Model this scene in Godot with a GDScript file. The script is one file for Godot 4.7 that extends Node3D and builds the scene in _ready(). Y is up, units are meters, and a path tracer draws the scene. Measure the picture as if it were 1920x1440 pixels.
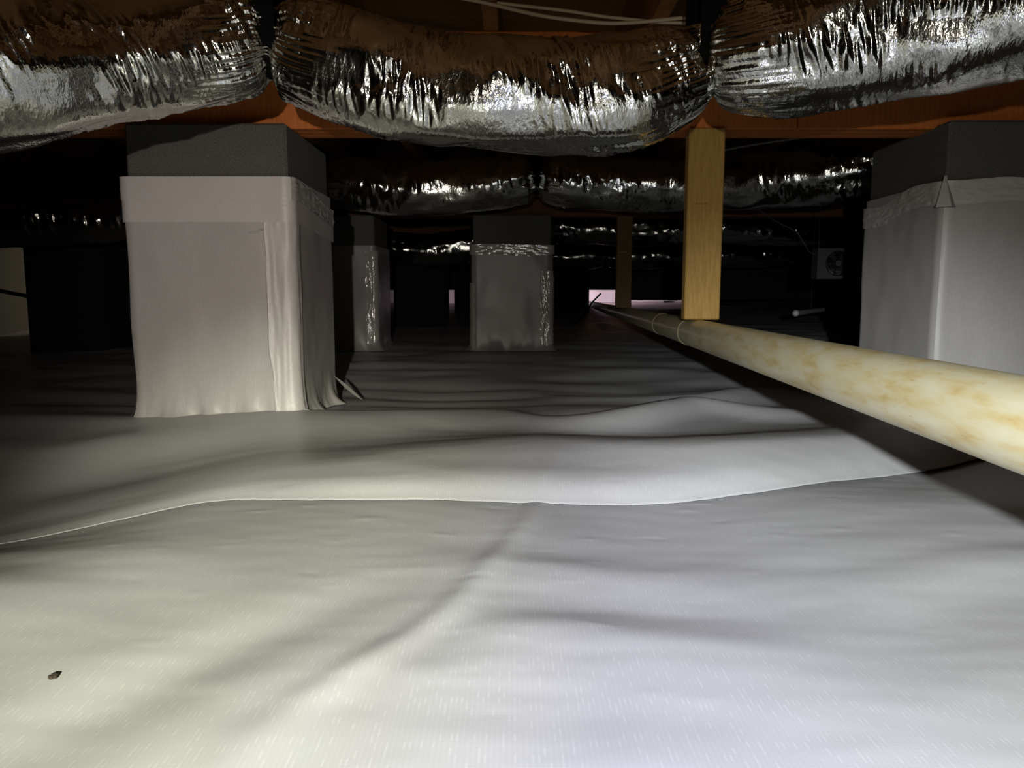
extends Node3D

# A crawl space under a house: white ground liner, wrapped block piers, foil ducts on black straps, a drain pipe and timber posts.
# Camera and headlamp are near the origin; the view runs towards -z. Metres.

const CAM_H := 0.31
const PITCH := -6.77

var taken := {}
var n_soft := FastNoiseLite.new()
var n_fold := FastNoiseLite.new()
var n_foil := FastNoiseLite.new()
var n_dent := FastNoiseLite.new()
var rng := RandomNumberGenerator.new()
var M := {}


func _ready():
	# ---- camera
	var cam := Camera3D.new()
	cam.name = "camera"
	cam.fov = 2.0 * rad_to_deg(atan(720.0 / 1390.0))
	cam.position = Vector3(0, CAM_H, 0)
	cam.rotation_degrees = Vector3(PITCH, 0, 0)
	cam.near = 0.02
	cam.far = 60.0
	add_child(cam)
	cam.current = true

	# ---- environment: a closed, dark room
	var we := WorldEnvironment.new()
	we.name = "environment"
	var env := Environment.new()
	env.background_mode = Environment.BG_COLOR
	env.background_color = Color(0, 0, 0)
	env.ambient_light_source = Environment.AMBIENT_SOURCE_DISABLED
	env.tonemap_mode = Environment.TONE_MAPPER_LINEAR
	env.tonemap_exposure = 1.0
	env.sdfgi_enabled = true
	env.ssao_enabled = true
	env.ssil_enabled = true
	we.environment = env
	add_child(we)

	# ---- the headlamp behind the camera: a wide warm beam with a cooler hot core that points down
	var lamp_at := Vector3(-0.045, 0.393, 0.6)
	spot("headlamp_upper_left_beam", lamp_at, -2.0, 14.0, 17.0, 1.0, Color(1.0, 0.95, 0.93), 2.1, 0.011)
	spot("headlamp_upper_right_beam", lamp_at, -5.0, -16.0, 24.0, 1.0, Color(1.0, 0.97, 0.92), 0.85, 0.011)
	spot("headlamp_left_beam", lamp_at, -17.5, 10.5, 16.5, 1.0, Color(0.99, 1.0, 0.91), 6.8, 0.011)
	spot("headlamp_right_beam", lamp_at, -16.5, -19.0, 21.5, 1.0, Color(0.93, 0.955, 0.97), 8.2, 0.011)
	spot("headlamp_middle_beam", lamp_at, -13.0, -1.0, 11.0, 1.0, Color(1.0, 0.99, 0.94), 1.7, 0.011)
	spot("headlamp_core_beam", lamp_at, -24.0, -6.0, 17.0, 1.0, Color(0.42, 0.42, 1.0), 1.25, 0.011)
	spot("headlamp_spill", lamp_at, 14.0, 0.0, 62.0, 1.0, Color(1.0, 0.94, 0.84), 0.30, 0.011)

	# ---- noises and materials
	for a in [[n_soft, 11, 1.0], [n_fold, 23, 1.0], [n_foil, 37, 1.0], [n_dent, 53, 1.0]]:
		a[0].seed = a[1]
		a[0].frequency = a[2]
		a[0].noise_type = FastNoiseLite.TYPE_SIMPLEX_SMOOTH
		a[0].fractal_type = FastNoiseLite.FRACTAL_NONE
	rng.seed = 4
	materials()

	room()
	ground_sheets()
	piers()
	girders()
	ducts()
	drain_pipe()
	posts()
	cables()
	far_things()
	lamp_bodies(lamp_at)


# ------------------------------------------------------------------ naming

func numbered(called: String) -> String:
	var n: int = taken.get(called, 0)
	taken[called] = n + 1
	return called if n == 0 else "%s_%03d" % [called, n]


func tag(o, label: String, category: String, group := ""):
	o.set_meta("label", label)
	o.set_meta("category", category)
	if group:
		o.set_meta("group", group)
	return o


func thing(called: String, label: String, category: String, at := Vector3.ZERO, group := "") -> Node3D:
	var o := Node3D.new()
	o.name = numbered(called)
	add_child(o)
	o.position = at
	tag(o, label, category, group)
	return o


func obj(called: String, mesh: Mesh, mat: Material, parent: Node = null) -> MeshInstance3D:
	var o := MeshInstance3D.new()
	o.mesh = mesh
	o.material_override = mat
	o.cast_shadow = GeometryInstance3D.SHADOW_CASTING_SETTING_ON
	if parent == null:
		o.name = numbered(called)
		add_child(o)
	else:
		o.name = called
		parent.add_child(o, true)
	return o


func struct(called: String, mesh: Mesh, mat: Material) -> MeshInstance3D:
	var o := obj(called, mesh, mat)
	o.set_meta("kind", "structure")
	return o


func spot(called: String, at: Vector3, pitch: float, yaw: float, angle: float, soft: float, color: Color, energy: float, size: float):
	var l := SpotLight3D.new()
	l.name = called
	l.position = at
	l.rotation_degrees = Vector3(pitch, yaw, 0)
	l.spot_angle = angle
	l.spot_angle_attenuation = soft
	l.spot_attenuation = 2.0
	l.spot_range = 30.0
	l.light_color = color
	l.light_energy = energy
	l.light_size = size
	l.shadow_enabled = true
	add_child(l)
	return l


# ------------------------------------------------------------------ mesh helpers

# A grid of points as one smooth mesh; closed_u joins the last column to the first.
func grid(nu: int, nv: int, pts: PackedVector3Array, uvs: PackedVector2Array, flip := false, closed_u := false) -> ArrayMesh:
	var idx := PackedInt32Array()
	var nor := PackedVector3Array()
	nor.resize(pts.size())
	var last := nu if closed_u else nu - 1
	for j in nv - 1:
		for i in last:
			var a := j * nu + i
			var b := j * nu + (i + 1) % nu
			var c := a + nu
			var d := b + nu
			var n := (pts[d] - pts[a]).cross(pts[b] - pts[c])
			if flip:
				n = -n
			nor[a] += n
			nor[b] += n
			nor[c] += n
			nor[d] += n
			if flip:
				idx.append_array(PackedInt32Array([a, c, b, b, c, d]))
			else:
				idx.append_array(PackedInt32Array([a, b, c, b, d, c]))
	for k in nor.size():
		nor[k] = nor[k].normalized()
	var arr := []
	arr.resize(Mesh.ARRAY_MAX)
	arr[Mesh.ARRAY_VERTEX] = pts
	arr[Mesh.ARRAY_NORMAL] = nor
	arr[Mesh.ARRAY_TEX_UV] = uvs
	arr[Mesh.ARRAY_INDEX] = idx
	var m := ArrayMesh.new()
	m.add_surface_from_arrays(Mesh.PRIMITIVE_TRIANGLES, arr)
	return m


func new_st() -> SurfaceTool:
	var st := SurfaceTool.new()
	st.begin(Mesh.PRIMITIVE_TRIANGLES)
	return st


# A flat triangle of a convex shape, turned outwards from its centre.
func tri(st: SurfaceTool, a: Vector3, b: Vector3, c: Vector3, centre: Vector3):
	var n := (b - a).cross(c - a)
	if n.length() < 1e-12:
		return
	n = n.normalized()
	if n.dot((a + b + c) / 3.0 - centre) < 0:
		n = -n
		var t := b
		b = c
		c = t
	var flat := Vector3(absf(n.x), absf(n.y), absf(n.z))
	for p in [a, c, b]:
		st.set_normal(n)
		var uv := Vector2(p.x, p.y)
		if flat.x > flat.y and flat.x > flat.z:
			uv = Vector2(p.z, p.y)
		elif flat.y > flat.z:
			uv = Vector2(p.x, p.z)
		st.set_uv(uv)
		st.add_vertex(p)


func quad(st: SurfaceTool, a: Vector3, b: Vector3, c: Vector3, d: Vector3, centre: Vector3):
	tri(st, a, b, c, centre)
	tri(st, a, c, d, centre)


# A box with chamfered edges.
func add_box(st: SurfaceTool, lo: Vector3, hi: Vector3, bevel := 0.003):
	var c := (lo + hi) / 2.0
	var h := (hi - lo) / 2.0
	bevel = minf(bevel, minf(h.x, minf(h.y, h.z)) * 0.45)
	var p := func(s: Vector3, axis: int) -> Vector3:
		var q := Vector3(h.x - bevel, h.y - bevel, h.z - bevel)
		q[axis] = h[axis]
		return c + q * s
	for axis in 3:
		var u := (axis + 1) % 3
		var v := (axis + 2) % 3
		for s in [-1.0, 1.0]:
			var k := []
			for w in [[-1, -1], [1, -1], [1, 1], [-1, 1]]:
				var sg := Vector3.ZERO
				sg[axis] = s
				sg[u] = w[0]
				sg[v] = w[1]
				k.append(p.call(sg, axis))
			quad(st, k[0], k[1], k[2], k[3], c)
		for su in [-1.0, 1.0]:
			for sv in [-1.0, 1.0]:
				var e := []
				for w in [[-1, u], [1, u], [1, v], [-1, v]]:
					var sg := Vector3.ZERO
					sg[axis] = w[0]
					sg[u] = su
					sg[v] = sv
					e.append(p.call(sg, w[1]))
				quad(st, e[0], e[1], e[2], e[3], c)
	for sx in [-1.0, 1.0]:
		for sy in [-1.0, 1.0]:
			for sz in [-1.0, 1.0]:
				var s := Vector3(sx, sy, sz)
				tri(st, p.call(s, 0), p.call(s, 1), p.call(s, 2), c)


func box_mesh(lo: Vector3, hi: Vector3, bevel := 0.003) -> ArrayMesh:
	var st := new_st()
	add_box(st, lo, hi, bevel)
	st.generate_tangents()
	return st.commit()


# A round tube along points; radii may vary.
func tube(points: Array, r: float, sides := 14, caps := true) -> ArrayMesh:
	var n := points.size()
	var pts := PackedVector3Array()
	var uvs := PackedVector2Array()
	var run := 0.0
	var rings := []
	for k in n:
		var p: Vector3 = points[k]
		var t: Vector3 = (points[mini(k + 1, n - 1)] - points[maxi(k - 1, 0)]).normalized()
		var up := Vector3.UP if absf(t.y) < 0.9 else Vector3.RIGHT
		var side := t.cross(up).normalized()
		var nrm := side.cross(t).normalized()
		if k > 0:
			run += (points[k] - points[k - 1]).length()
		rings.append([p, side, nrm, r, run])
	if caps:
		rings.push_front([points[0], rings[0][1], rings[0][2], 0.0001, 0.0])
		rings.push_back([points[n - 1], rings[n][1], rings[n][2], 0.0001, run])
	for g in rings:
		for i in sides + 1:
			var a := TAU * i / sides
			pts.append(g[0] + (g[1] * cos(a) + g[2] * sin(a)) * g[3])
			uvs.append(Vector2(g[4], float(i) / sides * TAU * r))
	return grid(sides + 1, rings.size(), pts, uvs, false)


# A flat band: the section of given width (across) and thickness swept along points that lie in one plane across `axis`.
func ribbon(points: Array, axis: Vector3, width: float, thick: float) -> ArrayMesh:
	var pts := PackedVector3Array()
	var uvs := PackedVector2Array()
	var n := points.size()
	var run := 0.0
	for k in n:
		var t: Vector3 = (points[mini(k + 1, n - 1)] - points[maxi(k - 1, 0)]).normalized()
		var out := t.cross(axis).normalized() * thick * 0.5
		var w := axis * width * 0.5
		if k > 0:
			run += (points[k] - points[k - 1]).length()
		var e: float = 0.001 if k == 0 or k == n - 1 else 1.0
		for c in [out - w * 0.96, out + w * 0.96, w * 1.0, -out + w * 0.96, -out - w * 0.96, -w * 1.0]:
			pts.append(points[k] + c * e)
			uvs.append(Vector2(run, 0))
	return grid(6, n, pts, uvs, false, true)


func smooth_path(pts: Array, step: float) -> Array:
	var cv := Curve3D.new()
	cv.bake_interval = 0.01
	for k in pts.size():
		var a: Vector3 = pts[maxi(k - 1, 0)]
		var b: Vector3 = pts[mini(k + 1, pts.size() - 1)]
		var l1: float = (pts[k] - a).length()
		var l2: float = (b - pts[k]).length()
		var t := (b - a).normalized() if (b - a).length() > 0 else Vector3.RIGHT
		cv.add_point(pts[k], -t * l1 / 3.0, t * l2 / 3.0)
	var out := []
	var total := cv.get_baked_length()
	var n := int(ceil(total / step))
	for k in n + 1:
		out.append(cv.sample_baked(total * k / n, true))
	return out


func ss(a: float, b: float, x: float) -> float:
	var t := clampf((x - a) / (b - a), 0.0, 1.0)
	return t * t * (3.0 - 2.0 * t)


func lerp_table(tab: Array, x: float, col := 1) -> float:
	if x <= tab[0][0]:
		return tab[0][col]
	for k in tab.size() - 1:
		if x <= tab[k + 1][0]:
			var a: Array = tab[k]
			var b: Array = tab[k + 1]
			var w: float = b[0] - a[0]
			var t: float = (x - a[0]) / w
			var sm: float = (b[col] - a[col]) / w
			var sa := sm
			var sb := sm
			if k > 0:
				sa = (b[col] - tab[k - 1][col]) / (b[0] - tab[k - 1][0])
			if k + 2 < tab.size():
				sb = (tab[k + 2][col] - a[col]) / (tab[k + 2][0] - a[0])
			var t2 := t * t
			var t3 := t2 * t
			return a[col] * (2 * t3 - 3 * t2 + 1) + b[col] * (3 * t2 - 2 * t3) + w * (sa * (t3 - 2 * t2 + t) + sb * (t3 - t2))
	return tab[-1][col]


# ------------------------------------------------------------------ materials

func noise_tex(seed_: int, freq: float, type: int, oct: int, size := 512, ramp: Gradient = null, normal := 0.0, gain := 0.5) -> NoiseTexture2D:
	var n := FastNoiseLite.new()
	n.seed = seed_
	n.frequency = freq
	n.noise_type = type
	n.fractal_type = FastNoiseLite.FRACTAL_FBM if oct > 1 else FastNoiseLite.FRACTAL_NONE
	n.fractal_octaves = oct
	n.fractal_gain = gain
	var t := NoiseTexture2D.new()
	t.width = size
	t.height = size
	t.seamless = true
	t.noise = n
	if ramp:
		t.color_ramp = ramp
	if normal > 0.0:
		t.as_normal_map = true
		t.bump_strength = normal
	return t


func ramp(stops: Array) -> Gradient:
	var g := Gradient.new()
	var o := PackedFloat32Array()
	var c := PackedColorArray()
	for s in stops:
		o.append(s[0])
		c.append(s[1])
	g.offsets = o
	g.colors = c
	return g


func mat(called: String, c: Color, rough: float, metal := 0.0) -> StandardMaterial3D:
	var m := StandardMaterial3D.new()
	m.resource_name = called
	m.albedo_color = c
	m.roughness = rough
	m.metallic = metal
	M[called] = m
	return m


# The liner's woven scrim: fine yarns both ways, some of them whiter and raised in short dashes.
func weave_images() -> Array:
	var n := 512
	var cell := 16
	var tint := PackedByteArray()
	tint.resize(n * n * 3)
	var hgt := PackedByteArray()
	hgt.resize(n * n * 3)
	var r := RandomNumberGenerator.new()
	r.seed = 77
	var dash := []
	for k in n / cell:
		var row := []
		for q in n / cell:
			row.append(r.randf())
		dash.append(row)
	var yarn := PackedFloat32Array()
	for i in cell:
		var d := (i - 7.5) / 3.0
		yarn.append(exp(-d * d))
	for y in n:
		for x in n:
			var cx := x / cell
			var cy := y / cell
			var up := yarn[x % cell]
			var ac := yarn[y % cell]
			var dv: float = dash[cx][(cy / 2) % (n / cell)]
			var bright: float = up * (1.0 if dv > 0.86 else 0.15 + 0.3 * dv) + ac * 0.12
			var v := int(clampf(236.0 + bright * 15.0, 0, 255))
			var h := int(clampf(90.0 + up * (70.0 + (40.0 if dv > 0.86 else 0.0)) + ac * 40.0, 0, 255))
			var o := (y * n + x) * 3
			tint[o] = v
			tint[o + 1] = v
			tint[o + 2] = v
			hgt[o] = h
			hgt[o + 1] = h
			hgt[o + 2] = h
	var a := Image.create_from_data(n, n, false, Image.FORMAT_RGB8, tint)
	var b := Image.create_from_data(n, n, false, Image.FORMAT_RGB8, hgt)
	b.convert(Image.FORMAT_RGBA8)
	b.bump_map_to_normal_map(1.0)
	return [ImageTexture.create_from_image(a), ImageTexture.create_from_image(b)]


func materials():
	var weave := weave_images()
	var s := mat("white liner", Color(0.70, 0.697, 0.695), 0.42)
	s.albedo_texture = weave[0]
	s.normal_enabled = true
	s.normal_texture = weave[1]
	s.normal_scale = 0.18
	s.metallic_specular = 0.4
	s.uv1_scale = Vector3(7.8, 7.8, 7.8)
	var w := mat("pier liner", Color(0.69, 0.675, 0.66), 0.45)
	w.albedo_texture = weave[0]
	w.normal_enabled = true
	w.normal_texture = weave[1]
	w.normal_scale = 0.25
	w.metallic_specular = 0.4
	w.uv1_scale = Vector3(7.8, 5.0, 7.8)
	var fw := mat("dimmed pier liner", Color(0.54, 0.53, 0.52), 0.4)  # liner greyed to paint in the light lost by the second row
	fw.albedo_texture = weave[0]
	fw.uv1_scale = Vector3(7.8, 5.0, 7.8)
	var t := mat("white tape", Color(0.71, 0.695, 0.68), 0.45)
	t.normal_enabled = true
	t.normal_texture = noise_tex(5, 0.02, FastNoiseLite.TYPE_SIMPLEX, 3, 512, null, 4.0)
	t.normal_scale = 0.25
	t.uv1_scale = Vector3(5, 5, 5)
	var g := mat("glossy tape", Color(0.62, 0.61, 0.59), 0.16)
	g.normal_enabled = true
	g.normal_texture = noise_tex(6, 0.012, FastNoiseLite.TYPE_SIMPLEX, 3, 512, null, 8.0)
	g.normal_scale = 0.16
	g.uv1_scale = Vector3(3, 3, 3)
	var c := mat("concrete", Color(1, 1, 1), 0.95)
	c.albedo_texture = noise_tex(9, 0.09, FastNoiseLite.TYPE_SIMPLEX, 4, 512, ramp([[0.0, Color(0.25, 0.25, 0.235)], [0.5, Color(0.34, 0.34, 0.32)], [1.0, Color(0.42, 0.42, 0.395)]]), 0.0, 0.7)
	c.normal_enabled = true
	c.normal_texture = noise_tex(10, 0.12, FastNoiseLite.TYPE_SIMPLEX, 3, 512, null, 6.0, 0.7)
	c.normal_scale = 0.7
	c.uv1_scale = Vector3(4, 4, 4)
	var dc := mat("dimmed concrete", Color(0.3, 0.3, 0.3), 0.95)  # concrete darkened in colour, in place of light not reaching these parts
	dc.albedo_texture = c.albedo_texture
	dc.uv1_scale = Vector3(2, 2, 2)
	# foil
	var f := mat("foil", Color(0.80, 0.80, 0.78), 0.14, 1.0)
	f.normal_enabled = true
	f.normal_texture = noise_tex(15, 0.022, FastNoiseLite.TYPE_CELLULAR, 3, 1024, null, 12.0, 0.55)
	f.normal_scale = 0.22
	f.uv1_scale = Vector3(7, 3.0, 1)
	# wood
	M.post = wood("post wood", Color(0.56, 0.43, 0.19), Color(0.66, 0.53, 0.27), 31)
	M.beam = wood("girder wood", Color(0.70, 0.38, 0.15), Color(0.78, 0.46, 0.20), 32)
	M.dimmed_post = wood("dimmed post wood", Color(0.30, 0.22, 0.10), Color(0.38, 0.29, 0.15), 35)  # darker copy of the post wood; shade painted in for the far post
	M.dimmed_beam = wood("dimmed girder wood", Color(0.30, 0.17, 0.08), Color(0.37, 0.22, 0.11), 34)  # darker copy of the girder wood; back rows get their dimness from colour
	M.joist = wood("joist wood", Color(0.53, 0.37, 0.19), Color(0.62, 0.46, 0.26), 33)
	# pipe: cream plastic with tan smears along its upper side
	var p := mat("cream pipe", Color(1, 1, 1), 0.32)
	p.albedo_texture = noise_tex(41, 0.006, FastNoiseLite.TYPE_SIMPLEX, 5, 1024, ramp([[0.0, Color(0.68, 0.58, 0.38)], [0.3, Color(0.72, 0.66, 0.49)], [0.55, Color(0.735, 0.70, 0.57)], [1.0, Color(0.75, 0.73, 0.63)]]), 0.0, 0.6)
	p.uv1_scale = Vector3(1.3, 5.0, 1)
	p.detail_enabled = true
	p.detail_albedo = noise_tex(43, 0.012, FastNoiseLite.TYPE_SIMPLEX, 5, 1024, ramp([[0.0, Color(0.50, 0.36, 0.15, 0.5)], [0.12, Color(0.6, 0.46, 0.22, 0.25)], [0.2, Color(0.7, 0.55, 0.30, 0.0)], [1.0, Color(0.7, 0.55, 0.28, 0.0)]]), 0.0, 0.65)
	p.detail_blend_mode = BaseMaterial3D.BLEND_MODE_MIX
	mat("black webbing", Color(0.07, 0.07, 0.07), 0.95).metallic_specular = 0.1
	mat("dark metal", Color(0.10, 0.10, 0.10), 0.6, 0.3)
	mat("white cable", Color(0.80, 0.75, 0.64), 0.45)
	mat("grey cable", Color(0.5, 0.5, 0.48), 0.5)
	mat("black cable", Color(0.03, 0.03, 0.03), 0.5)
	mat("white plastic", Color(0.75, 0.75, 0.74), 0.4)
	mat("grey plastic", Color(0.19, 0.19, 0.20), 0.6)
	mat("dark plastic", Color(0.05, 0.05, 0.055), 0.5)
	mat("soil", Color(0.16, 0.11, 0.08), 1.0)
	var l := mat("lamp glass", Color(1, 1, 1), 0.3)
	l.emission_enabled = true
	l.emission = Color(1.0, 0.95, 0.92)
	l.emission_energy_multiplier = 2.0


func wood(called: String, dark: Color, light: Color, seed_: int) -> StandardMaterial3D:
	var m := mat(called, Color(1, 1, 1), 0.75)
	m.albedo_texture = noise_tex(seed_, 0.02, FastNoiseLite.TYPE_SIMPLEX, 4, 512, ramp([[0.0, dark], [1.0, light]]), 0.0, 0.6)
	m.normal_enabled = true
	m.normal_texture = noise_tex(seed_ + 50, 0.03, FastNoiseLite.TYPE_SIMPLEX, 3, 512, null, 2.0)
	m.normal_scale = 0.4
	m.uv1_scale = Vector3(9, 0.9, 9)
	return m


# ------------------------------------------------------------------ room

const X0 := -3.4
const X1 := 5.2
const ZB := -11.0
const ZF := 2.2

func room():
	# the earth under the liner, level near the camera and rising slowly to the back
	var st := new_st()
	var prof := [Vector2(ZF, -0.15), Vector2(-1.9, -0.12), Vector2(-3.2, -0.06), Vector2(ZB, 0.08), Vector2(ZB, -0.4), Vector2(ZF, -0.4)]
	var c := Vector3((X0 + X1) / 2.0, -0.2, -4.0)
	for k in prof.size():
		var a: Vector2 = prof[k]
		var b: Vector2 = prof[(k + 1) % prof.size()]
		quad(st, Vector3(X0, a.y, a.x), Vector3(X1, a.y, a.x), Vector3(X1, b.y, b.x), Vector3(X0, b.y, b.x), c)
	for x in [X0, X1]:
		for k in range(1, prof.size() - 1):
			tri(st, Vector3(x, prof[0].y, prof[0].x), Vector3(x, prof[k].y, prof[k].x), Vector3(x, prof[k + 1].y, prof[k + 1].x), c)
	struct("floor", st.commit(), M["soil"])
	# walls of block, the back one with a white liner on its face
	struct("wall_left", box_mesh(Vector3(X0 - 0.2, -0.4, ZB - 0.2), Vector3(X0, 1.25, ZF + 0.2)), M["concrete"])
	struct("wall_right", box_mesh(Vector3(X1, -0.4, ZB - 0.2), Vector3(X1 + 0.2, 1.25, ZF + 0.2)), M["dimmed concrete"])
	struct("wall_front", box_mesh(Vector3(X0, -0.4, ZF), Vector3(X1, 1.25, ZF + 0.2)), M["dimmed concrete"])
	var wb := struct("wall_back", box_mesh(Vector3(X0, -0.4, ZB - 0.2), Vector3(X1, 1.25, ZB)), M["dimmed concrete"])
	var nu := 80
	var nv := 12
	var pts := PackedVector3Array()
	var uvs := PackedVector2Array()
	for j in nv:
		for i in nu:
			var x := lerpf(X0 + 0.05, 2.55, float(i) / (nu - 1))
			var y := lerpf(0.06, 0.85, float(j) / (nv - 1))
			pts.append(Vector3(x, y, ZB + 0.03 + 0.02 * n_fold.get_noise_2d(x * 3.0, y * 2.0)))
			uvs.append(Vector2(x, y))
	obj("wall_liner", grid(nu, nv, pts, uvs, true), M["white liner"], wb)
	obj("added_light_stop", box_mesh(Vector3(2.56, 0.0, ZB), Vector3(4.2, 1.2, ZB + 1.1)), M["dimmed concrete"], wb)  # added and unseen; cuts the lamp light short at the right of the wall
	# the floor of the house above: boards on joists that run away from the camera
	var ceil := Node3D.new()
	ceil.name = "ceiling"
	ceil.set_meta("kind", "structure")
	add_child(ceil)
	var k := 0
	var z := ZF
	while z > ZB:
		obj("subfloor_board", box_mesh(Vector3(X0, 1.17, maxf(z - 0.137, ZB)), Vector3(X1, 1.19, z), 0.002), M["joist wood"], ceil)
		z -= 0.14
		k += 1
	var x := X0 + 0.1
	while x < X1:
		obj("joist", box_mesh(Vector3(x - 0.019, 0.965, ZB), Vector3(x + 0.019, 1.17, ZF), 0.003), M["joist wood"], ceil)
		x += 0.406
	obj("roof_deck", box_mesh(Vector3(X0 - 0.2, 1.191, ZB - 0.2), Vector3(X1 + 0.2, 1.3, ZF + 0.2)), M["dimmed concrete"], ceil)


# ------------------------------------------------------------------ ground liner

# Height of the ground at x and distance d = -z. Ridges are tables of x, distance, height, near width, far width.
var ridges := [
	[[-0.9, 1.86, 0.010, 0.10, 0.10], [-0.41, 1.84, 0.020, 0.12, 0.08], [-0.04, 1.87, 0.018, 0.12, 0.10], [0.12, 1.72, 0.028, 0.08, 0.10], [0.31, 1.80, 0.038, 0.08, 0.09], [0.49, 1.95, 0.038, 0.08, 0.08], [0.63, 1.88, 0.026, 0.08, 0.08], [0.9, 1.8, 0.006, 0.08, 0.08]],
	[[0.0, 2.45, 0.0, 0.08, 0.08], [0.3, 2.3, 0.014, 0.10, 0.07], [0.55, 2.25, 0.024, 0.09, 0.07], [0.75, 2.4, 0.018, 0.09, 0.07], [1.0, 2.5, 0.0, 0.08, 0.08]],
	[[-1.6, 1.62, 0.030, 0.30, 0.10], [-1.05, 1.55, 0.026, 0.30, 0.10], [-0.85, 1.66, 0.012, 0.2, 0.10], [-0.6, 1.7, 0.0, 0.2, 0.1]],
	[[-0.2, 1.52, 0.0, 0.06, 0.06], [0.2, 1.5, -0.004, 0.06, 0.06], [0.5, 1.52, -0.004, 0.06, 0.06], [0.7, 1.52, 0.0, 0.06, 0.06]],
	[[0.35, 0.80, 0.0, 0.08, 0.08], [0.55, 0.86, 0.006, 0.09, 0.07], [0.8, 0.83, 0.004, 0.1, 0.07]],
	[[-0.95, 0.76, 0.020, 0.12, 0.09], [-0.6, 0.73, 0.013, 0.10, 0.08], [-0.42, 0.74, 0.002, 0.1, 0.1], [-0.3, 0.76, 0.0, 0.1, 0.1]],
	[[-0.1, 0.62, 0.0, 0.06, 0.05], [0.02, 0.66, 0.0035, 0.06, 0.04], [0.16, 0.64, 0.003, 0.06, 0.04], [0.3, 0.62, 0.0, 0.06, 0.05]],
	[[-0.15, 0.84, 0.0, 0.06, 0.05], [0.0, 0.83, 0.004, 0.07, 0.04], [0.16, 0.80, 0.003, 0.06, 0.04], [0.3, 0.8, 0.0, 0.06, 0.05]],
]
# creases that run towards the camera: distance, x, height, width
var creases := [
	[[0.40, -0.205, 0.001, 0.03], [0.52, -0.165, 0.003, 0.025], [0.68, -0.072, 0.0045, 0.02], [0.85, -0.02, 0.0045, 0.018], [1.05, 0.03, 0.003, 0.016], [1.3, 0.08, 0.0, 0.02]],
	[[0.42, -0.36, -0.003, 0.06], [0.52, -0.315, -0.006, 0.06], [0.60, -0.27, -0.0075, 0.06], [0.70, -0.20, -0.005, 0.06], [0.82, -0.12, 0.0, 0.05]],
]

func ground(x: float, d: float) -> float:
	var y := maxf(0.0, d - 2.7) * 0.0255 - 0.018 * ss(1.95, 2.25, d) * (1.0 - ss(2.6, 3.2, d))
	# soft unevenness, longer across than along
	y += 0.0019 * n_soft.get_noise_2d(x * 2.0 + 5.0 + 0.35 * n_dent.get_noise_2d(x * 2.0, d * 2.0), d * 4.6 + 0.5 * n_dent.get_noise_2d(x * 1.6 + 9.0, d * 2.0)) + 0.008 * n_soft.get_noise_2d(x * 1.1 - 9.0, d * 1.9 + 40.0)
	y += 0.00025 * n_soft.get_noise_2d(x * 9.0, d * 22.0 + 80.0)
	if d > 1.6:
		y += 0.006 * ss(1.6, 2.2, d) * n_soft.get_noise_2d(x * 1.5 + 30.0, d * 4.5)
	# the ground falls away to the left
	y -= 0.085 * ss(0.42, 1.0, -x) * ss(0.70, 1.15, d) * (1.0 - 0.95 * ss(1.35, 1.86, d))
	for r in ridges:
		if x < r[0][0] - 0.001 or x > r[-1][0]:
			if not (x < r[0][0] and r[0][2] > 0.005):
				continue
		var dd := d - lerp_table(r, x, 1)
		if absf(dd) > 0.8:
			continue
		var w := lerp_table(r, x, 3 if dd < 0 else 4)
		y += lerp_table(r, x, 2) * exp(-dd * dd / (w * w))
	for r in creases:
		if d < r[0][0] - 0.3 or d > r[-1][0]:
			continue
		var dx := x - lerp_table(r, d, 1)
		if absf(dx) < 0.25:
			var w := lerp_table(r, d, 3)
			y += lerp_table(r, d, 2) * exp(-dx * dx / (w * w))
	var key := Vector2i(int(floor(x / 0.06)), int(floor(d / 0.06)))
	if dents.has(key):
		for q in dents[key]:
			var ax: float = (x - q[0]) * q[2] + (d - q[1]) * q[3]
			var ay: float = -(x - q[0]) * q[3] + (d - q[1]) * q[2]
			y += q[4] * exp(-(ax * ax) / (q[5] * q[5]) - (ay * ay) / 0.000030)
	return y


# small puckers in the film, by the cells they reach
var dents := {}

func make_dents():
	for k in 150:
		var x := rng.randf_range(-0.75, 0.75)
		var d := rng.randf_range(0.45, 1.75)
		var a := rng.randf_range(-0.35, 0.35)
		var q := [x, d, cos(a), sin(a), rng.randf_range(0.0003, 0.0009) * minf(1.0, d * d) * (1.0 if rng.randf() > 0.3 else -1.0), rng.randf_range(0.007, 0.022)]
		for i in range(-1, 2):
			for j in range(-1, 2):
				var key := Vector2i(int(floor(x / 0.06)) + i, int(floor(d / 0.06)) + j)
				if not dents.has(key):
					dents[key] = []
				dents[key].append(q)


# where the far sheet's cut edge lies on the near sheet: x, distance
var seam := [[-1.6, 0.95, 0.003, 0.0, 0.2], [-0.70, 0.995, 0.004, 0.0, 0.2], [-0.57, 1.045, 0.006, 0.0, 0.16], [-0.43, 1.095, 0.012, 0.002, 0.13], [-0.29, 1.083, 0.017, 0.005, 0.15], [-0.128, 1.083, 0.020, 0.010, 0.19], [0.032, 1.083, 0.019, 0.018, 0.22], [0.192, 1.081, 0.017, 0.024, 0.19], [0.366, 1.125, 0.012, 0.038, 0.145], [0.54, 1.21, 0.010, 0.040, 0.12], [0.711, 1.295, 0.009, 0.040, 0.10], [0.926, 1.42, 0.010, 0.036, 0.12], [1.3, 1.6, 0.008, 0.02, 0.12], [1.6, 1.7, 0.005, 0.012, 0.12]]

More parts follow.
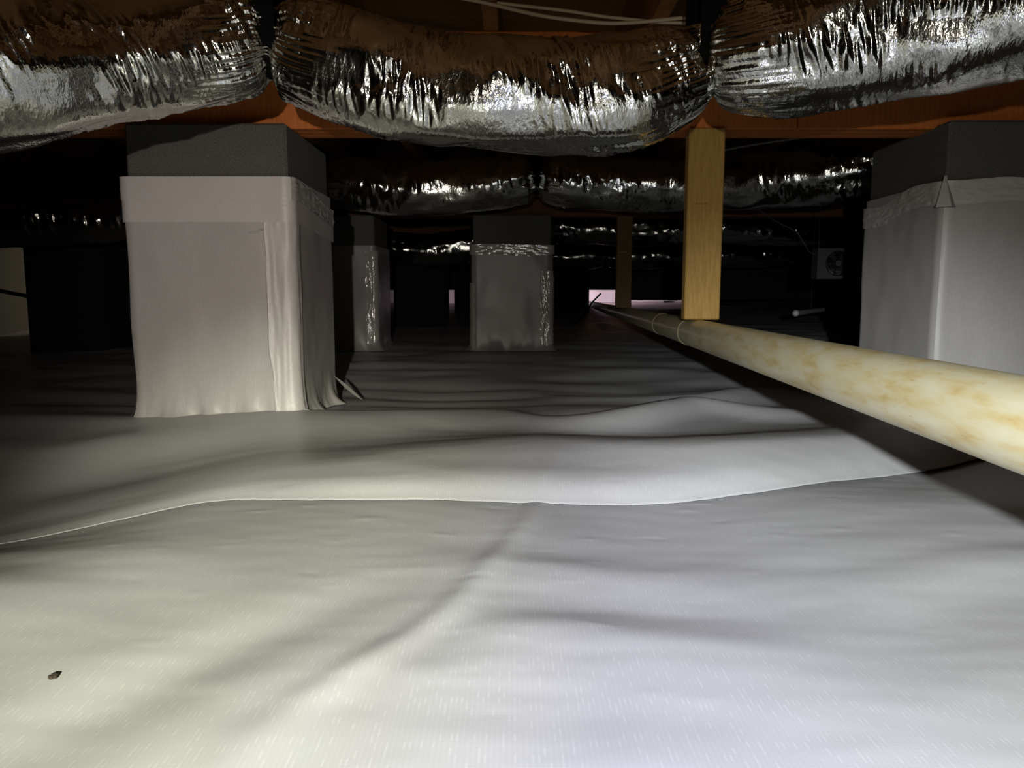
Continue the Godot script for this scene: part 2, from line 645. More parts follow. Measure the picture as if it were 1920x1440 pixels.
func steps(lo: float, hi: float, fine_lo: float, fine_hi: float, fine: float, coarse: float) -> PackedFloat32Array:
	var out := PackedFloat32Array()
	var x := lo
	while x < hi - 1e-4:
		out.append(x)
		x += fine if x >= fine_lo - 1e-4 and x < fine_hi else (minf(coarse, maxf(fine, fine_lo - x)) if x < fine_lo else coarse)
	out.append(hi)
	return out


func ground_sheets():
	make_dents()
	var xs := steps(X0, X1, -0.9, 0.9, 0.006, 0.07)
	var ds := steps(-ZF, 1.75, 0.38, 1.3, 0.005, 0.06)
	var pts := PackedVector3Array()
	var uvs := PackedVector2Array()
	for d in ds:
		for x in xs:
			pts.append(Vector3(x, ground(x, d) - 0.004 * ss(1.0, 1.35, d) - 0.03 * ss(1.45, 1.75, d), -d))
			uvs.append(Vector2(x, d))
	tag(obj("ground_liner", grid(xs.size(), ds.size(), pts, uvs, false), M["white liner"]), "nearest white woven ground liner sheet, lying in front of the crossing overlap seam", "ground sheet")
	# the far sheet, from its cut edge to the back wall
	xs = steps(X0, X1, -1.5, 1.5, 0.01, 0.06)
	var ts := PackedFloat32Array([0.0])
	while ts[-1] < 9.0:
		ts.append(ts[-1] + (0.005 if ts[-1] < 0.06 else (0.01 if ts[-1] < 1.3 else minf(0.12, 0.01 + (ts[-1] - 1.3) * 0.03))))
	pts = PackedVector3Array()
	uvs = PackedVector2Array()
	# the sheet has an underside along its edge, so that the edge shows its thickness
	var rows: Array = [-3, -2, -1]
	for k in ts.size():
		rows.append(k)
	for k in rows:
		for x in xs:
			var e := lerp_table(seam, x, 1) + 0.0015 * n_fold.get_noise_2d(x * 14.0, 3.0)
			var t: float = ts[k] if k >= 0 else [0.05, 0.02, 0.0][k + 3]
			var d: float = e + t * (1.0 if t < 1.0 else 1.0 + (-ZB - e - ts[-1]) / ts[-1] * ss(1.0, ts[-1], t))
			var w := lerp_table(seam, x, 4) * (1.0 + 0.3 * n_fold.get_noise_2d(x * 2.2, 7.0))
			var q := t / w
			var lip := lerp_table(seam, x, 2) * (1.0 - exp(-t * t / 0.0021 - t / 0.08)) + lerp_table(seam, x, 3) * 0.5 * (q + 1.0 - sqrt((q - 1.0) * (q - 1.0) + 0.02))
			lip *= 1.0 - ss(w, w + 0.42, t)
			var y := ground(x, d) + 0.0035 + lip
			if k < 0:
				y -= 0.0014
			pts.append(Vector3(x, y, -d))
			uvs.append(Vector2(x, d + 0.3))
	tag(obj("ground_liner", grid(xs.size(), rows.size(), pts, uvs, false), M["white liner"]), "farther white ground liner sheet, its cut edge lapped over the nearest sheet", "ground sheet")
	# dirt on the near sheet
	var sp := new_st()
	var o := Vector3(-0.378, ground(-0.378, 0.578) + 0.002, -0.578)
	for k in 5:
		var a := TAU * k / 5.0 + 0.4
		add_box(sp, o + Vector3(cos(a) * 0.002, -0.001, sin(a) * 0.002) - Vector3(0.0016, 0.0, 0.0012), o + Vector3(cos(a) * 0.002, 0.001, sin(a) * 0.002) + Vector3(0.0016, 0.0008, 0.0012), 0.0004)
	tag(obj("dirt_crumb", sp.commit(), M["soil"]), "small brown dirt crumb on the nearest white sheet at lower left", "dirt")


# ------------------------------------------------------------------ piers

# a point on the rounded square of half width h at s (0 to 4, from the front left corner, anticlockwise seen from above), and its outward direction
func square_at(s: float, h: float, r: float) -> Array:
	s = fposmod(s, 4.0)
	var side := int(s)
	var t := (s - side) * 2.0 - 1.0
	var p := Vector2(t * h, h)
	var n := Vector2(0, 1)
	var edge := h - r
	if absf(p.x) > edge:
		var a := (absf(p.x) - edge) / r * PI / 4.0
		n = Vector2(sin(a) * signf(t), cos(a))
		p = Vector2(edge * signf(t), edge) + n * r
	# p.y is towards the camera on side 0; turn by quarter turns
	for k in side:
		p = Vector2(p.y, -p.x)
		n = Vector2(n.y, -n.x)
	return [Vector3(p.x, 0, p.y), Vector3(n.x, 0, n.y)]


# A skin round a pier. cfg: bottom, top (floats or callables of s), off, rough, flare, span [s0, s1]
func pier_skin(h: float, r: float, bottom: Callable, top: Callable, off: float, rough: float, flare: float, s0: float, s1: float, nu: int, nv: int, seed_: float, crumple := 0.0) -> ArrayMesh:
	var pts := PackedVector3Array()
	var uvs := PackedVector2Array()
	for j in nv:
		var tj := float(j) / (nv - 1)
		tj = tj * tj * 0.4 + tj * 0.6 if flare > 0 else tj
		for i in nu:
			var s := lerpf(s0, s1, float(i) / (nu - 1))
			var q := square_at(s, h, r)
			var y := lerpf(bottom.call(s), top.call(s), tj)
			var d := off
			d += rough * (n_fold.get_noise_3d(q[0].x * 7.0 + seed_, y * 3.5, q[0].z * 5.0) + 0.3 * n_fold.get_noise_3d(q[0].x * 16.0 + seed_, y * 9.0, q[0].z * 11.0))
			if crumple > 0.0:
				d += crumple * (absf(n_fold.get_noise_3d(q[0].x * 22.0, y * (60.0 if nu > nv else 7.0), q[0].z * 22.0 + seed_)) + 0.5 * absf(n_fold.get_noise_3d(q[0].x * 50.0, y * (90.0 if nu > nv else 14.0), q[0].z * 50.0)))
			if flare > 0.0:
				var hh: float = y - bottom.call(s)
				var wv := 0.55 + 0.8 * n_fold.get_noise_2d(s * 5.0 + seed_, 2.0)
				d += flare * maxf(0.15, wv) * exp(-hh / 0.022)
				d += flare * 0.06 * n_fold.get_noise_2d(s * 16.0 + seed_, y * 8.0) * exp(-hh / 0.05)
			pts.append(q[0] + q[1] * d + Vector3(0, y, 0))
			uvs.append(Vector2(s * 2.0 * h, y))
	return grid(nu, nv, pts, uvs, false)


func pier(label: String, cx: float, z_front: float, base: float, wrap_top: float, block_top: float, near: bool, wrapped := true, h := 0.2, group := "") -> Node3D:
	var o := thing("block_pier", label, "pier", Vector3(cx, base, -z_front - h), group)
	var top := block_top - base
	var wt := wrap_top - base
	# the block column, and the joints of its courses
	var st := new_st()
	add_box(st, Vector3(-h + 0.003, -0.02, -h + 0.003), Vector3(h - 0.003, top, h - 0.003), 0.006)
	st.generate_tangents()
	obj("block_column", st.commit(), M["concrete"] if wrapped else M["dimmed concrete"], o)
	if not wrapped:
		return o
	var f := func(_s): return -0.004
	var t := func(_s): return wt
	obj("liner_wrap", pier_skin(h, 0.014, f, t, 0.009, 0.0030 if near else 0.0035, 0.045, 0.0, 4.0, 241 if near else 121, 90 if near else 40, cx * 10.0), M["pier liner"] if near else M["dimmed pier liner"], o)
	return o


func piers():
	# the near left pier
	var a := pier("large white wrapped block pier nearest at left, smooth vertical tape at its right corner", -0.747, 1.86, -0.003, 0.598, 0.728, true)
	# tape round its top, level in front and slipping down on the right side
	var tt := func(s): return 0.601 - 0.036 * ss(1.0, 2.0, s) if s < 2.0 else 0.57
	var tb := func(s): return 0.546 - 0.03 * ss(1.0, 2.0, s) if s < 2.0 else 0.52
	obj("seam_tape", pier_skin(0.2, 0.012, tb, tt, 0.0165, 0.001, 0.0, -0.02, 1.0, 90, 14, 3.0), M["white tape"], a)
	obj("seam_tape", pier_skin(0.2, 0.012, tb, tt, 0.0165, 0.002, 0.0, 1.0, 2.02, 90, 24, 4.0, 0.0035), M["glossy tape"], a)
	var t2 := func(s): return 0.548 - 0.03 * ss(1.0, 2.0, s) if s < 2.0 else 0.52
	var b2 := func(s): return 0.492 - 0.02 * ss(1.0, 2.0, s) if s < 2.0 else 0.48
	obj("lower_tape", pier_skin(0.2, 0.012, b2, t2, 0.0140, 0.0012, 0.0, -0.02, 2.02, 160, 10, 5.0), M["white tape"], a)
	# the tape over the corner, with a raised, wandering left edge
	var pts := PackedVector3Array()
	var uvs := PackedVector2Array()
	var nu := 60
	var nv := 120
	for j in nv:
		var y := lerpf(0.022, 0.492, float(j) / (nv - 1))
		var edge := 0.845 - 0.005 * sin(y * 5.0) + 0.03 * ss(0.28, 0.0, y) + 0.008 * n_fold.get_noise_2d(y * 9.0, 1.0)
		for i in nu:
			var u := float(i) / (nu - 1)
			var s := lerpf(edge, 1.10, u)
			var q := square_at(s, 0.2, 0.014)
			var d := 0.0130 + 0.0050 * exp(-pow((s - edge) / 0.012, 2.0)) * (0.6 + 0.8 * absf(n_fold.get_noise_2d(y * 12.0, 6.0))) + 0.0012 * n_fold.get_noise_2d(s * 22.0, y * 6.0)
			if u < 0.02 or u > 0.98:
				d = 0.004
			d += 0.018 * exp(-y / 0.03)
			pts.append(q[0] + q[1] * d + Vector3(0, y, 0))
			uvs.append(Vector2(s * 0.4, y))
	obj("corner_tape", grid(nu, nv, pts, uvs, false), M["white tape"], a)
	# a small torn flap beside the tape
	pts = PackedVector3Array()
	uvs = PackedVector2Array()
	for j in 6:
		for i in 14:
			var u := float(i) / 13.0
			var x := lerpf(0.098, 0.138, u)
			var y := 0.462 + 0.012 * u + 0.0016 * sin(u * 9.0) + (j / 5.0 - 0.5) * 0.004
			pts.append(Vector3(x, y, 0.2135 + 0.0035 * sin(PI * j / 5.0)))
			uvs.append(Vector2(x, y))
	obj("torn_flap", grid(14, 6, pts, uvs, true), M["white tape"], a)
	# a folded corner of liner at the foot of the right side
	foot_fold(a, Vector3(0.212, 0.03, 0.19), Vector3(0.245, 0.0, 0.235), Vector3(0.30, 0.0, 0.20))
	foot_fold(a, Vector3(0.214, 0.075, -0.15), Vector3(0.25, 0.015, -0.17), Vector3(0.30, 0.004, -0.14))

	# the near right pier
	var b := pier("large white wrapped block pier at the right edge beyond the cream pipe", 1.262, 1.86, -0.003, 0.588, 0.735, true)
	var rt := func(s): return 0.596 + 0.004 * sin(s * 9.0) - 0.03 * ss(3.9, 3.1, s) * (1.0 if s > 2.5 else 0.0)
	var rb := func(s): return rt.call(s) - 0.058
	obj("seam_tape", pier_skin(0.2, 0.014, rb, rt, 0.0145, 0.002, 0.0, 3.0, 5.0, 160, 20, 8.0, 0.003), M["white tape"], b)
	pts = PackedVector3Array()
	uvs = PackedVector2Array()
	for j in 12:
		var v := float(j) / 11.0
		for i in 10:
			var u := float(i) / 9.0
			var w := lerpf(0.004, 0.05, v)
			pts.append(Vector3(-0.214 + (u - 0.35) * w + 0.004 * sin(u * 6.0), 0.602 - v * 0.075, 0.216 + 0.016 * sin(PI * u) * (0.3 + v) + 0.003))
			uvs.append(Vector2(u * 0.05, v * 0.1))
	obj("corner_fold", grid(10, 12, pts, uvs, true), M["pier liner"], b)

	# the second row
	var c := pier("white wrapped block pier in the middle distance, at the centre under the sagging ducts", 0.0, 3.8, 0.036, 0.566, 0.717, false)
	var ct := func(s): return 0.532 + 0.003 * sin(s * 5.0)
	var cb := func(s): return 0.478 + 0.006 * sin(s * 7.0)
	obj("seam_tape", pier_skin(0.2, 0.012, cb, ct, 0.0145, 0.002, 0.0, 0.0, 4.0, 160, 14, 12.0, 0.003), M["glossy tape"], c)
	obj("corner_tape", strip_on_pier(0.02, 0.40, 0.86, 1.06, 13.0), M["glossy tape"], c)
	obj("corner_tape", strip_on_pier(0.0, 0.34, -0.05, 0.03, 14.0), M["glossy tape"], c)
	var d := pier("white wrapped block pier in the middle distance, half hidden behind the nearest left pier", -0.893, 3.8, 0.036, 0.563, 0.715, false)
	obj("corner_tape", strip_on_pier(0.03, 0.50, 0.88, 1.08, 15.0), M["glossy tape"], d)
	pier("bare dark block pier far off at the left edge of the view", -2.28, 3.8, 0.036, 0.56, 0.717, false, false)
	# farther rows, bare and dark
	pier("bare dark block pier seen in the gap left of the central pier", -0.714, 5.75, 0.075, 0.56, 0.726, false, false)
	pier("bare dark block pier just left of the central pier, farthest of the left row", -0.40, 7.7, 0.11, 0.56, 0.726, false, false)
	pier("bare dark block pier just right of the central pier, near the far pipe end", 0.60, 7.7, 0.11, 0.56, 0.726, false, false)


func strip_on_pier(y0: float, y1: float, s0: float, s1: float, seed_: float) -> ArrayMesh:
	var lo := func(_s): return y0
	var hi := func(_s): return y1
	return pier_skin(0.2, 0.014, lo, hi, 0.0135, 0.002, 0.0, s0, s1, 40, 60, seed_, 0.0035)


func foot_fold(parent: Node3D, a: Vector3, b: Vector3, c: Vector3):
	var pts := PackedVector3Array()
	var uvs := PackedVector2Array()
	var bulge := Vector3(0.3, 0.5, 0.6).normalized()
	for j in 14:
		var v := float(j) / 13.0
		for i in 12:
			var u := float(i) / 11.0
			var base := a.lerp(c, v)
			var p := base.lerp(a.lerp(b, v).lerp(c, v * v), u)
			p += bulge * 0.012 * sin(PI * u) * sin(PI * v)
			pts.append(p)
			uvs.append(Vector2(u * 0.05, v * 0.1))
	obj("foot_fold", grid(12, 14, pts, uvs, true), M["glossy tape"], parent)


# ------------------------------------------------------------------ girders and posts

func girders():
	var rows := [[1.93, "orange-brown timber girder across the nearest row of piers", 0.728], [3.9, "dim timber girder over the central pier, behind the second foil duct", 0.717], [5.85, "dim timber girder over the third row of piers", 0.728], [7.8, "dim timber girder over the farthest row of piers", 0.728]]
	for r in rows:
		var o := thing("girder", r[1], "beam", Vector3(0, r[2], -r[0]), "timber girders on the piers")
		var z := 0.0
		for ply in 3:
			var st := new_st()
			# each ply is laid end to end from two lengths
			var cut: float = [0.72, -0.6, 1.6][ply]
			add_box(st, Vector3(X0, 0.0, -z - 0.037), Vector3(cut - 0.001, 0.235, -z), 0.002)
			var m := st.commit()
			var wm: Material = M["beam"] if r[0] < 2.5 else M["dimmed_beam"]
			obj("girder_board", m, wm, o)
			var s2 := new_st()
			add_box(s2, Vector3(cut + 0.001, 0.0, -z - 0.037), Vector3(X1, 0.235, -z), 0.002)
			obj("girder_board", s2.commit(), wm, o)
			z += 0.0375


func post_at(label: String, x: float, d: float, y0: float, y1: float, w: float, m: Material):
	var st := new_st()
	add_box(st, Vector3(-w / 2.0, 0, -0.038), Vector3(w / 2.0, y1 - y0, 0.0), 0.003)
	st.generate_tangents()
	var o := obj("timber_post", st.commit(), m)
	o.position = Vector3(x, y0, -d)
	tag(o, label, "post", "timber posts")
	var kn := new_st()
	var y := (y1 - y0) * 0.61
	add_box(kn, Vector3(-0.030, y - 0.0022, -0.004), Vector3(0.008, y + 0.0022, 0.0007), 0.0007)
	obj("knot", kn.commit(), M["joist wood"], o)
	return o


func posts():
	post_at("pale timber post between the girder and the cream pipe, right of the central pier", 0.489, 1.915, 0.2495, 0.728, 0.091, M["post"])
	post_at("dim timber post far back, between the central pier and the nearer post", 0.578, 3.86, 0.248, 0.717, 0.08, M["dimmed_post"])


# ------------------------------------------------------------------ foil ducts

# path rows: x, y, z, radius; straps: places along x where webbing pinches the duct
func duct(label: String, rows: Array, straps: Array, step: float, sides: int, rough: float, seed_: float) -> MeshInstance3D:
	var cp := []
	for r in rows:
		cp.append(Vector3(r[0], r[1], -r[2]))
	var path := smooth_path(cp, step)
	var rad := []
	for r in rows:
		rad.append([r[0], r[3]])
	var pts := PackedVector3Array()
	var uvs := PackedVector2Array()
	var n := path.size()
	var run := 0.0
	for k in n:
		var p: Vector3 = path[k]
		var t: Vector3 = (path[mini(k + 2, n - 1)] - path[maxi(k - 2, 0)]).normalized()
		var side := t.cross(Vector3.UP).normalized()   # towards the camera for a path that runs to +x
		side = side if side.z > 0 else -side
		var up := side.cross(t) if t.cross(side).y < 0 else t.cross(side)
		if k > 0:
			run += (path[k] - path[k - 1]).length()
		var r0 := lerp_table(rad, p.x, 1)
		var near := 9.0
		for s in straps:
			near = minf(near, absf(p.x - s))
		var pinch := 1.0 - 0.30 * exp(-pow(near / 0.028, 2.0)) - 0.12 * exp(-pow(near / 0.085, 2.0))
		var pleat := exp(-pow(near / 0.10, 2.0))
		for i in sides + 1:
			var a := PI + TAU * i / sides        # starts and ends at the back
			var ph := a - TAU if a > PI else a   # -PI .. PI, 0 towards the camera
			ph = TAU * i / sides - PI
			var sk := run + 0.030 * ph * n_dent.get_noise_1d(run * 1.7 + seed_) + 0.008 * ph
			var r := r0 * pinch
			var band := 0.42 + 0.6 * exp(-pow((ph - 0.05) / 0.75, 2.0)) + 0.3 * ss(0.7, 1.4, ph)
			var m1 := band * 0.15 + 1.25 * band * ss(-0.3, 0.5, n_dent.get_noise_2d(run * 4.0 + seed_ * 3.0, ph * 1.1))
			var w1 := 1.0 - absf(n_foil.get_noise_2d(sk * 24.0 + seed_, ph * 0.65)) * 2.0
			var w2 := 1.0 - absf(n_foil.get_noise_2d(sk * 62.0 + seed_, ph * 1.1 + 9.0)) * 2.0
			var w3 := n_foil.get_noise_2d(sk * 130.0 + seed_, ph * 3.0 + 3.0)
			r += rough * m1 * (0.0030 * w1 + 0.0026 * w2 + 0.0005 * w3)
			r += 0.008 * n_dent.get_noise_2d(run * 3.2 + seed_, ph * 1.0) + 0.003 * n_dent.get_noise_2d(run * 9.0 + seed_, ph * 1.6 + 20.0)
			r += pleat * 0.006 * (absf(n_foil.get_noise_2d(ph * 7.0 + seed_, run * 3.0)) * 2.0 - 0.6)
			# hanging fabric: fuller below, flatter above
			var v := sin(ph)
			pts.append(p + (side * cos(ph) + up * v * (1.0 if v < 0 else 0.96)) * r)
			uvs.append(Vector2(run, ph * r0))
	var o := obj("foil_duct", grid(sides + 1, n, pts, uvs, false), M["foil"])
	tag(o, label, "duct", "foil ducts")
	for s in straps:
		var y := lerp_table(rows, s, 1)
		var z := lerp_table(rows, s, 2)
		var r := lerp_table(rows, s, 3) * 0.616
		strap(Vector3(s, y, -z), r + 0.0025, label)
	return o


func strap(c: Vector3, r: float, of: String):
	var pts := []
	# nailed to a joist where one is overhead, else to the boards between two joists
	var off := fposmod(c.x - X0 - 0.1 + 0.203, 0.406) - 0.203
	var top := 0.9655 if absf(off) < 0.045 else 1.1695
	pts.append(Vector3(c.x, top, c.z + r))
	for k in 9:
		pts.append(Vector3(c.x, lerpf(0.955, c.y + 0.01, k / 8.0), c.z + r))
	for k in range(1, 24):
		var a := PI * k / 24.0
		pts.append(Vector3(c.x, c.y - sin(a) * r, c.z + cos(a) * r))
	for k in 9:
		pts.append(Vector3(c.x, lerpf(c.y + 0.01, 0.955, k / 8.0), c.z - r))
	pts.append(Vector3(c.x, top, c.z - r))
	var where := "black webbing strap holding up the " + of.split(",")[0]
	if of.begins_with("nearest"):
		where = "black webbing strap round the nearest foil duct, " + ("above the large left pier" if c.x < 0 else "above the pale timber post")
	elif of.begins_with("second"):
		where = "black webbing strap round the second foil duct, " + ("behind the large left pier" if c.x < -0.3 else ("above the central pier" if c.x < 0.5 else "right of the pale timber post"))
	tag(obj("duct_strap", ribbon(pts, Vector3.RIGHT, 0.046, 0.003), M["black webbing"]), where, "strap", "black duct straps")


func ducts():
	duct("nearest crinkled foil duct sagging between two black straps across the top", [
		[-2.0, 0.60, 0.95, 0.14], [-1.5, 0.61, 1.02, 0.14], [-1.1, 0.635, 1.13, 0.135], [-0.86, 0.672, 1.24, 0.128], [-0.68, 0.742, 1.40, 0.105], [-0.56, 0.778, 1.47, 0.104],
		[-0.462, 0.795, 1.5, 0.10], [-0.36, 0.762, 1.5, 0.105], [-0.2, 0.722, 1.5, 0.107], [-0.05, 0.703, 1.5, 0.108], [0.11, 0.697, 1.5, 0.11], [0.22, 0.706, 1.5, 0.108], [0.31, 0.735, 1.5, 0.103],
		[0.372, 0.765, 1.5, 0.10], [0.45, 0.762, 1.46, 0.112], [0.54, 0.768, 1.43, 0.117], [0.66, 0.780, 1.38, 0.12], [0.77, 0.787, 1.32, 0.123], [0.9, 0.80, 1.24, 0.125], [1.2, 0.815, 1.08, 0.13], [1.7, 0.82, 0.9, 0.13]],
		[-0.462, 0.372], 0.0032, 220, 1.0, 1.0)
	duct("second crinkled foil duct, passing over the central pier in the middle distance", [
		[-3.3, 0.62, 3.3, 0.12], [-1.9, 0.66, 3.35, 0.12], [-1.3, 0.74, 3.4, 0.115], [-0.85, 0.82, 3.4, 0.115], [-0.62, 0.80, 3.4, 0.12], [-0.35, 0.79, 3.4, 0.12], [-0.1, 0.81, 3.4, 0.118], [0.11, 0.832, 3.4, 0.112],
		[0.3, 0.815, 3.4, 0.115], [0.6, 0.805, 3.4, 0.115], [0.9, 0.80, 3.35, 0.115], [1.05, 0.80, 3.25, 0.12], [1.4, 0.81, 3.05, 0.12], [1.9, 0.82, 2.85, 0.12], [2.6, 0.82, 2.6, 0.12]],
		[-0.85, 0.11, 1.62], 0.008, 110, 1.3, 20.0)
	duct("third foil duct far back, glinting on both sides of the central pier", [
		[-3.2, 0.72, 5.3, 0.11], [-1.2, 0.68, 5.3, 0.11], [-0.6, 0.635, 5.3, 0.115], [-0.25, 0.68, 5.3, 0.11], [0.2, 0.78, 5.3, 0.11], [0.55, 0.785, 5.3, 0.11], [1.0, 0.765, 5.3, 0.11], [1.5, 0.785, 5.3, 0.11], [2.1, 0.775, 5.3, 0.11], [3.0, 0.80, 5.3, 0.11], [4.5, 0.8, 5.3, 0.11]],
		[0.25], 0.014, 72, 1.6, 40.0)
	duct("farthest foil duct, faint behind the dim timber post", [
		[-3.0, 0.70, 7.2, 0.12], [-1.0, 0.68, 7.2, 0.12], [0.4, 0.69, 7.2, 0.12], [1.2, 0.685, 7.2, 0.12], [2.0, 0.70, 7.2, 0.12], [4.5, 0.72, 7.2, 0.12]],
		[0.9], 0.018, 60, 1.6, 60.0)


# ------------------------------------------------------------------ drain pipe

func drain_pipe():
	var a := Vector3(0.285, 0.2117, 1.15)
	var dir := Vector3(0.0647, 0.0, -1.0).normalized()
	var o := thing("drain_pipe", "long cream plastic drain pipe with tan stains, running back from the right edge", "pipe", Vector3(0.359, 0.2117, 0.0))
	var run := []
	var length := 11.2
	var n := 120
	for k in n + 1:
		var p := a + dir * length * k / n
		run.append(p - o.position)
	obj("pipe_run", tube(run, 0.037, 40, true), M["cream pipe"], o)
	for z in [2.06, 2.62, 5.2]:
		var p: Vector3 = a + dir * ((1.15 + z) / absf(dir.z)) - o.position
		var pts := PackedVector3Array()
		var uvs := PackedVector2Array()
		var prof := [[-0.03, 0.0369], [-0.028, 0.0381], [-0.024, 0.0384], [0.024, 0.0384], [0.028, 0.0381], [0.03, 0.0369]]
		var side := dir.cross(Vector3.UP).normalized()
		for q in prof:
			for i in 41:
				var t := TAU * i / 40.0
				pts.append(p + dir * q[0] + (side * cos(t) + Vector3.UP * sin(t)) * q[1])
				uvs.append(Vector2(q[0], t * 0.04))
		obj("coupling", grid(41, prof.size(), pts, uvs, false), M["cream pipe"], o)


# ------------------------------------------------------------------ cables

func cable(label: String, pts: Array, r: float, m: String, called := "cable", group := ""):
	tag(obj(called, tube(smooth_path(pts, 0.02), r, 10), M[m]), label, "cable", group)


func cables():
	cable("lower of two white cables sagging in front of the girder, top centre", [Vector3(-0.55, 1.0, -1.72), Vector3(-0.25, 0.99, -1.74), Vector3(-0.084, 0.967, -1.75), Vector3(0.06, 0.936, -1.75), Vector3(0.15, 0.924, -1.75), Vector3(0.24, 0.922, -1.76), Vector3(0.42, 0.94, -1.77), Vector3(0.7, 0.962, -1.78)], 0.0042, "white cable", "cable", "white cables under the joists")
	cable("upper of two white cables sagging in front of the girder, top centre", [Vector3(-0.4, 1.0, -1.73), Vector3(0.0, 0.966, -1.77), Vector3(0.12, 0.953, -1.77), Vector3(0.227, 0.938, -1.77), Vector3(0.4, 0.93, -1.78), Vector3(0.7, 0.95, -1.79)], 0.0036, "white cable", "cable", "white cables under the joists")
	cable("thin grey cable sloping down behind the girder, left of the right pier", [Vector3(0.70, 0.80, -2.6), Vector3(0.834, 0.823, -2.6), Vector3(1.051, 0.853, -2.6), Vector3(1.274, 0.879, -2.6), Vector3(1.6, 0.96, -2.6)], 0.004, "grey cable")
	cable("black cable drooping across the far floor right of the central pier", [Vector3(0.33, 0.07, -5.6), Vector3(0.50, 0.10, -5.9), Vector3(0.62, 0.17, -6.2), Vector3(0.70, 0.24, -6.6), Vector3(0.84, 0.33, -7.1)], 0.008, "black cable")
	cable("black cable drooping in front of the lit wall at the far left edge", [Vector3(-3.3, 0.42, -4.4), Vector3(-2.9, 0.345, -4.2), Vector3(-2.6, 0.30, -4.12), Vector3(-2.3, 0.275, -4.23)], 0.011, "black cable")


# ------------------------------------------------------------------ far things

func far_things():
	# a big trunk of sheet metal across the back
	for t in [["long dark metal trunk duct hanging across the back, left of the pipe end", X0 + 0.02, 1.35, 0.385, 0.76, 9.0], ["low dark metal trunk duct hanging across the back, right of the pipe end", 1.37, X1 - 0.02, 0.262, 0.76, 8.95]]:
		var o := thing("trunk_duct", t[0], "duct", Vector3((t[1] + t[2]) / 2.0, t[3], -t[5]))
		var w: float = (t[2] - t[1]) / 2.0
		obj("casing", box_mesh(Vector3(-w, 0, -0.4), Vector3(w, t[4] - t[3], 0.0), 0.008), M["dark metal"], o)
		var x := -w + 0.6
		while x < w:
			obj("joint_collar", box_mesh(Vector3(x - 0.012, -0.008, -0.408), Vector3(x + 0.012, t[4] - t[3] + 0.008, 0.008), 0.003), M["dark metal"], o)
			x += 1.2
		for s in [-0.7, 0.7]:
			obj("hanger_bar", box_mesh(Vector3(s * w - 0.012, t[4] - t[3], -0.21), Vector3(s * w + 0.012, 0.965 - t[3], -0.19), 0.001), M["dark metal"], o)
	# a fan in a square housing, hung from the joists
	var fan := thing("box_fan", "small box fan coloured dim grey with a round dark grille, hanging in the dark at right", "fan", Vector3(1.432, 0.385, -3.3))
	fan.scale = Vector3.ONE * 0.507
	var hang := (0.966 - 0.385) / 0.507
	var hs := CSGCombiner3D.new()
	hs.name = "housing"
	var body := CSGBox3D.new()
	body.name = "body"
	body.size = Vector3(0.40, 0.26, 0.12)
	body.position = Vector3(0, 0.13, 0)
	body.material = M["grey plastic"]  # white fan given a dark grey that stands in for dim light
	var hole := CSGCylinder3D.new()
	hole.name = "opening"
	hole.operation = CSGShape3D.OPERATION_SUBTRACTION
	hole.radius = 0.108
	hole.height = 0.10
	hole.sides = 48
	hole.rotation_degrees = Vector3(90, 0, 0)
	hole.position = Vector3(-0.02, 0.13, 0.03)
	hole.material = M["dark plastic"]
	hs.add_child(body)
	hs.add_child(hole)
	fan.add_child(hs)
	var fc := Vector3(-0.02, 0.13, 0.03)
	for k in 4:
		var ring := []
		for i in 33:
			var a := TAU * i / 32.0
			ring.append(fc + Vector3(cos(a), sin(a), 0) * (0.035 + k * 0.023) + Vector3(0, 0, 0.032))
		obj("grille_ring", tube(ring, 0.0022, 6, false), M["dark plastic"], fan)
	var hub := CylinderMesh.new()
	hub.top_radius = 0.026
	hub.bottom_radius = 0.03
	hub.height = 0.05
	hub.radial_segments = 24
	var ho := obj("hub", hub, M["grey plastic"], fan)
	ho.rotation_degrees = Vector3(90, 0, 0)
	ho.position = fc + Vector3(0, 0, 0.012)
	for k in 5:
		var pts := PackedVector3Array()
		var uvs := PackedVector2Array()
		for j in 6:
			for i in 5:
				var rr := lerpf(0.024, 0.1, j / 5.0)
				var a := TAU * k / 5.0 + (i / 4.0 - 0.5) * 0.75 + j * 0.05
				pts.append(fc + Vector3(cos(a) * rr, sin(a) * rr, (i / 4.0 - 0.5) * 0.03 - 0.012))
				uvs.append(Vector2(rr, a))
		obj("blade", grid(5, 6, pts, uvs, false), M["dark plastic"], fan)
	for s in [-1.0, 1.0]:
		obj("hanger", tube([Vector3(s * 0.17, 0.255, 0), Vector3(s * 0.17, 0.40, 0.0), Vector3(s * 0.17, hang, 0)], 0.004, 8), M["dark metal"], fan)
	obj("power_cord", tube(smooth_path([Vector3(-0.198, 0.21, 0.03), Vector3(-0.25, 0.22, 0.03), Vector3(-0.31, 0.30, 0.03), Vector3(-0.38, 0.40, 0.02), Vector3(-0.6, 0.52, 0.0), Vector3(-0.85, 0.75, 0.0), Vector3(-0.9, hang, 0.0)], 0.02), 0.004, 8), M["grey plastic"], fan)
	# the end of a white pipe that runs on into the dark
	var st := thing("pipe_stub", "white plastic pipe end poking out of the dark above the cream pipe", "pipe", Vector3(1.525, 0.218, -4.0))
	var dir := Vector3(0.5, 0.0, -0.9).normalized()
	obj("pipe_run", tube([Vector3.ZERO, dir * 0.2, dir * 1.2], 0.014, 20), M["white plastic"], st)
	obj("end_cap", tube([-dir * 0.012, dir * 0.02, dir * 0.03], 0.0175, 20), M["white plastic"], st)
	obj("hanger_wire", tube([dir * 0.6 + Vector3(0, 0.012, 0), dir * 0.6 + Vector3(0, 0.4, 0), dir * 0.6 + Vector3(0, 0.747, 0)], 0.002, 6), M["dark metal"], st)
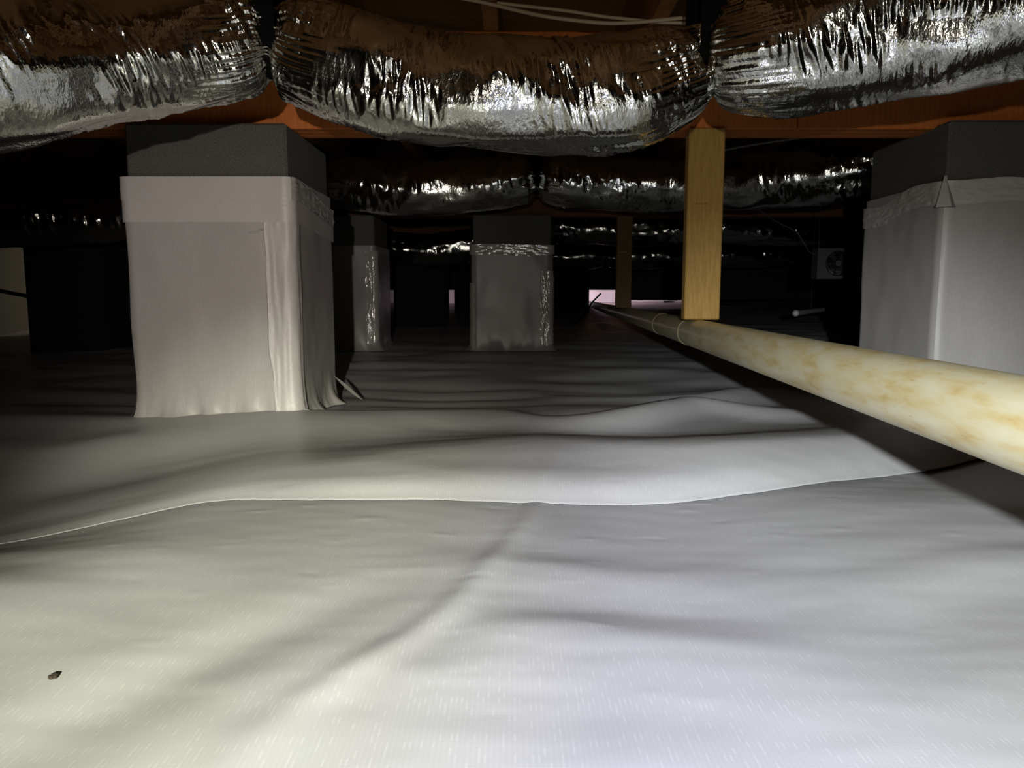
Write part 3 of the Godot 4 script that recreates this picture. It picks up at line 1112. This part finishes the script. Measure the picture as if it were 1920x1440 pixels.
	# a small dark vent on the far lined wall
	var v := thing("wall_vent", "small dark vent low on the brightly lit far wall", "vent", Vector3(2.28, 0.165, ZB + 0.05))
	obj("frame", box_mesh(Vector3(-0.06, 0.0, 0.0), Vector3(0.06, 0.075, 0.02), 0.004), M["dark plastic"], v)
	for k in 4:
		obj("slat", box_mesh(Vector3(-0.05, 0.01 + k * 0.016, 0.018), Vector3(0.05, 0.018 + k * 0.016, 0.026), 0.002), M["grey plastic"], v)


func lamp_bodies(at: Vector3):
	# the headlamp that lights the view, behind the camera
	var o := thing("headlamp", "headlamp behind the camera, out of the picture", "lamp", at + Vector3(0, 0, 0.02))
	var b := CylinderMesh.new()
	b.top_radius = 0.022
	b.bottom_radius = 0.018
	b.height = 0.03
	var bo := obj("lamp_body", b, M["dark plastic"], o)
	bo.rotation_degrees = Vector3(-90 - 9, 0, 0)
	bo.position = Vector3(0, 0, 0.012)
	var g := CylinderMesh.new()
	g.top_radius = 0.016
	g.bottom_radius = 0.016
	g.height = 0.003
	var go := obj("lamp_lens", g, M["lamp glass"], o)
	go.rotation_degrees = Vector3(-90 - 9, 0, 0)
	go.position = Vector3(0, 0, -0.006)
	# two work lamps far back, hidden by the trunk duct and the left pier
	work_lamp("work lamp hanging behind the long trunk duct, throwing light on the far wall", Vector3(0.76, 0.50, -9.75), Color(1.0, 0.88, 0.95), 2.6, Vector3(0, 0, -1), 78.0)
	work_lamp("work lamp hidden behind the nearest left pier, lighting the left wall", Vector3(-2.488, 0.44, -5.6), Color(1.0, 0.93, 0.82), 0.30, Vector3(-1, -0.1, 0.3), 34.0)


func work_lamp(label: String, at: Vector3, color: Color, energy: float, dir: Vector3, angle: float):
	var o := thing("work_lamp", label, "lamp", at)
	var m := SphereMesh.new()
	m.radius = 0.03
	m.height = 0.06
	m.radial_segments = 16
	m.rings = 8
	obj("bulb", m, M["lamp glass"], o)
	obj("flex", tube([Vector3(0, 0.03, 0), Vector3(0, 0.25, 0), Vector3(0, 0.965 - at.y, 0)], 0.004, 8), M["black cable"], o)
	var l := SpotLight3D.new()
	l.name = "work_lamp_beam"
	l.spot_angle = angle
	l.spot_angle_attenuation = 0.6
	l.spot_attenuation = 2.0
	l.spot_range = 20.0
	l.light_color = color
	l.light_energy = energy
	l.light_size = 0.03
	l.shadow_enabled = true
	o.add_child(l)
	l.look_at_from_position(at, at + dir, Vector3.UP)
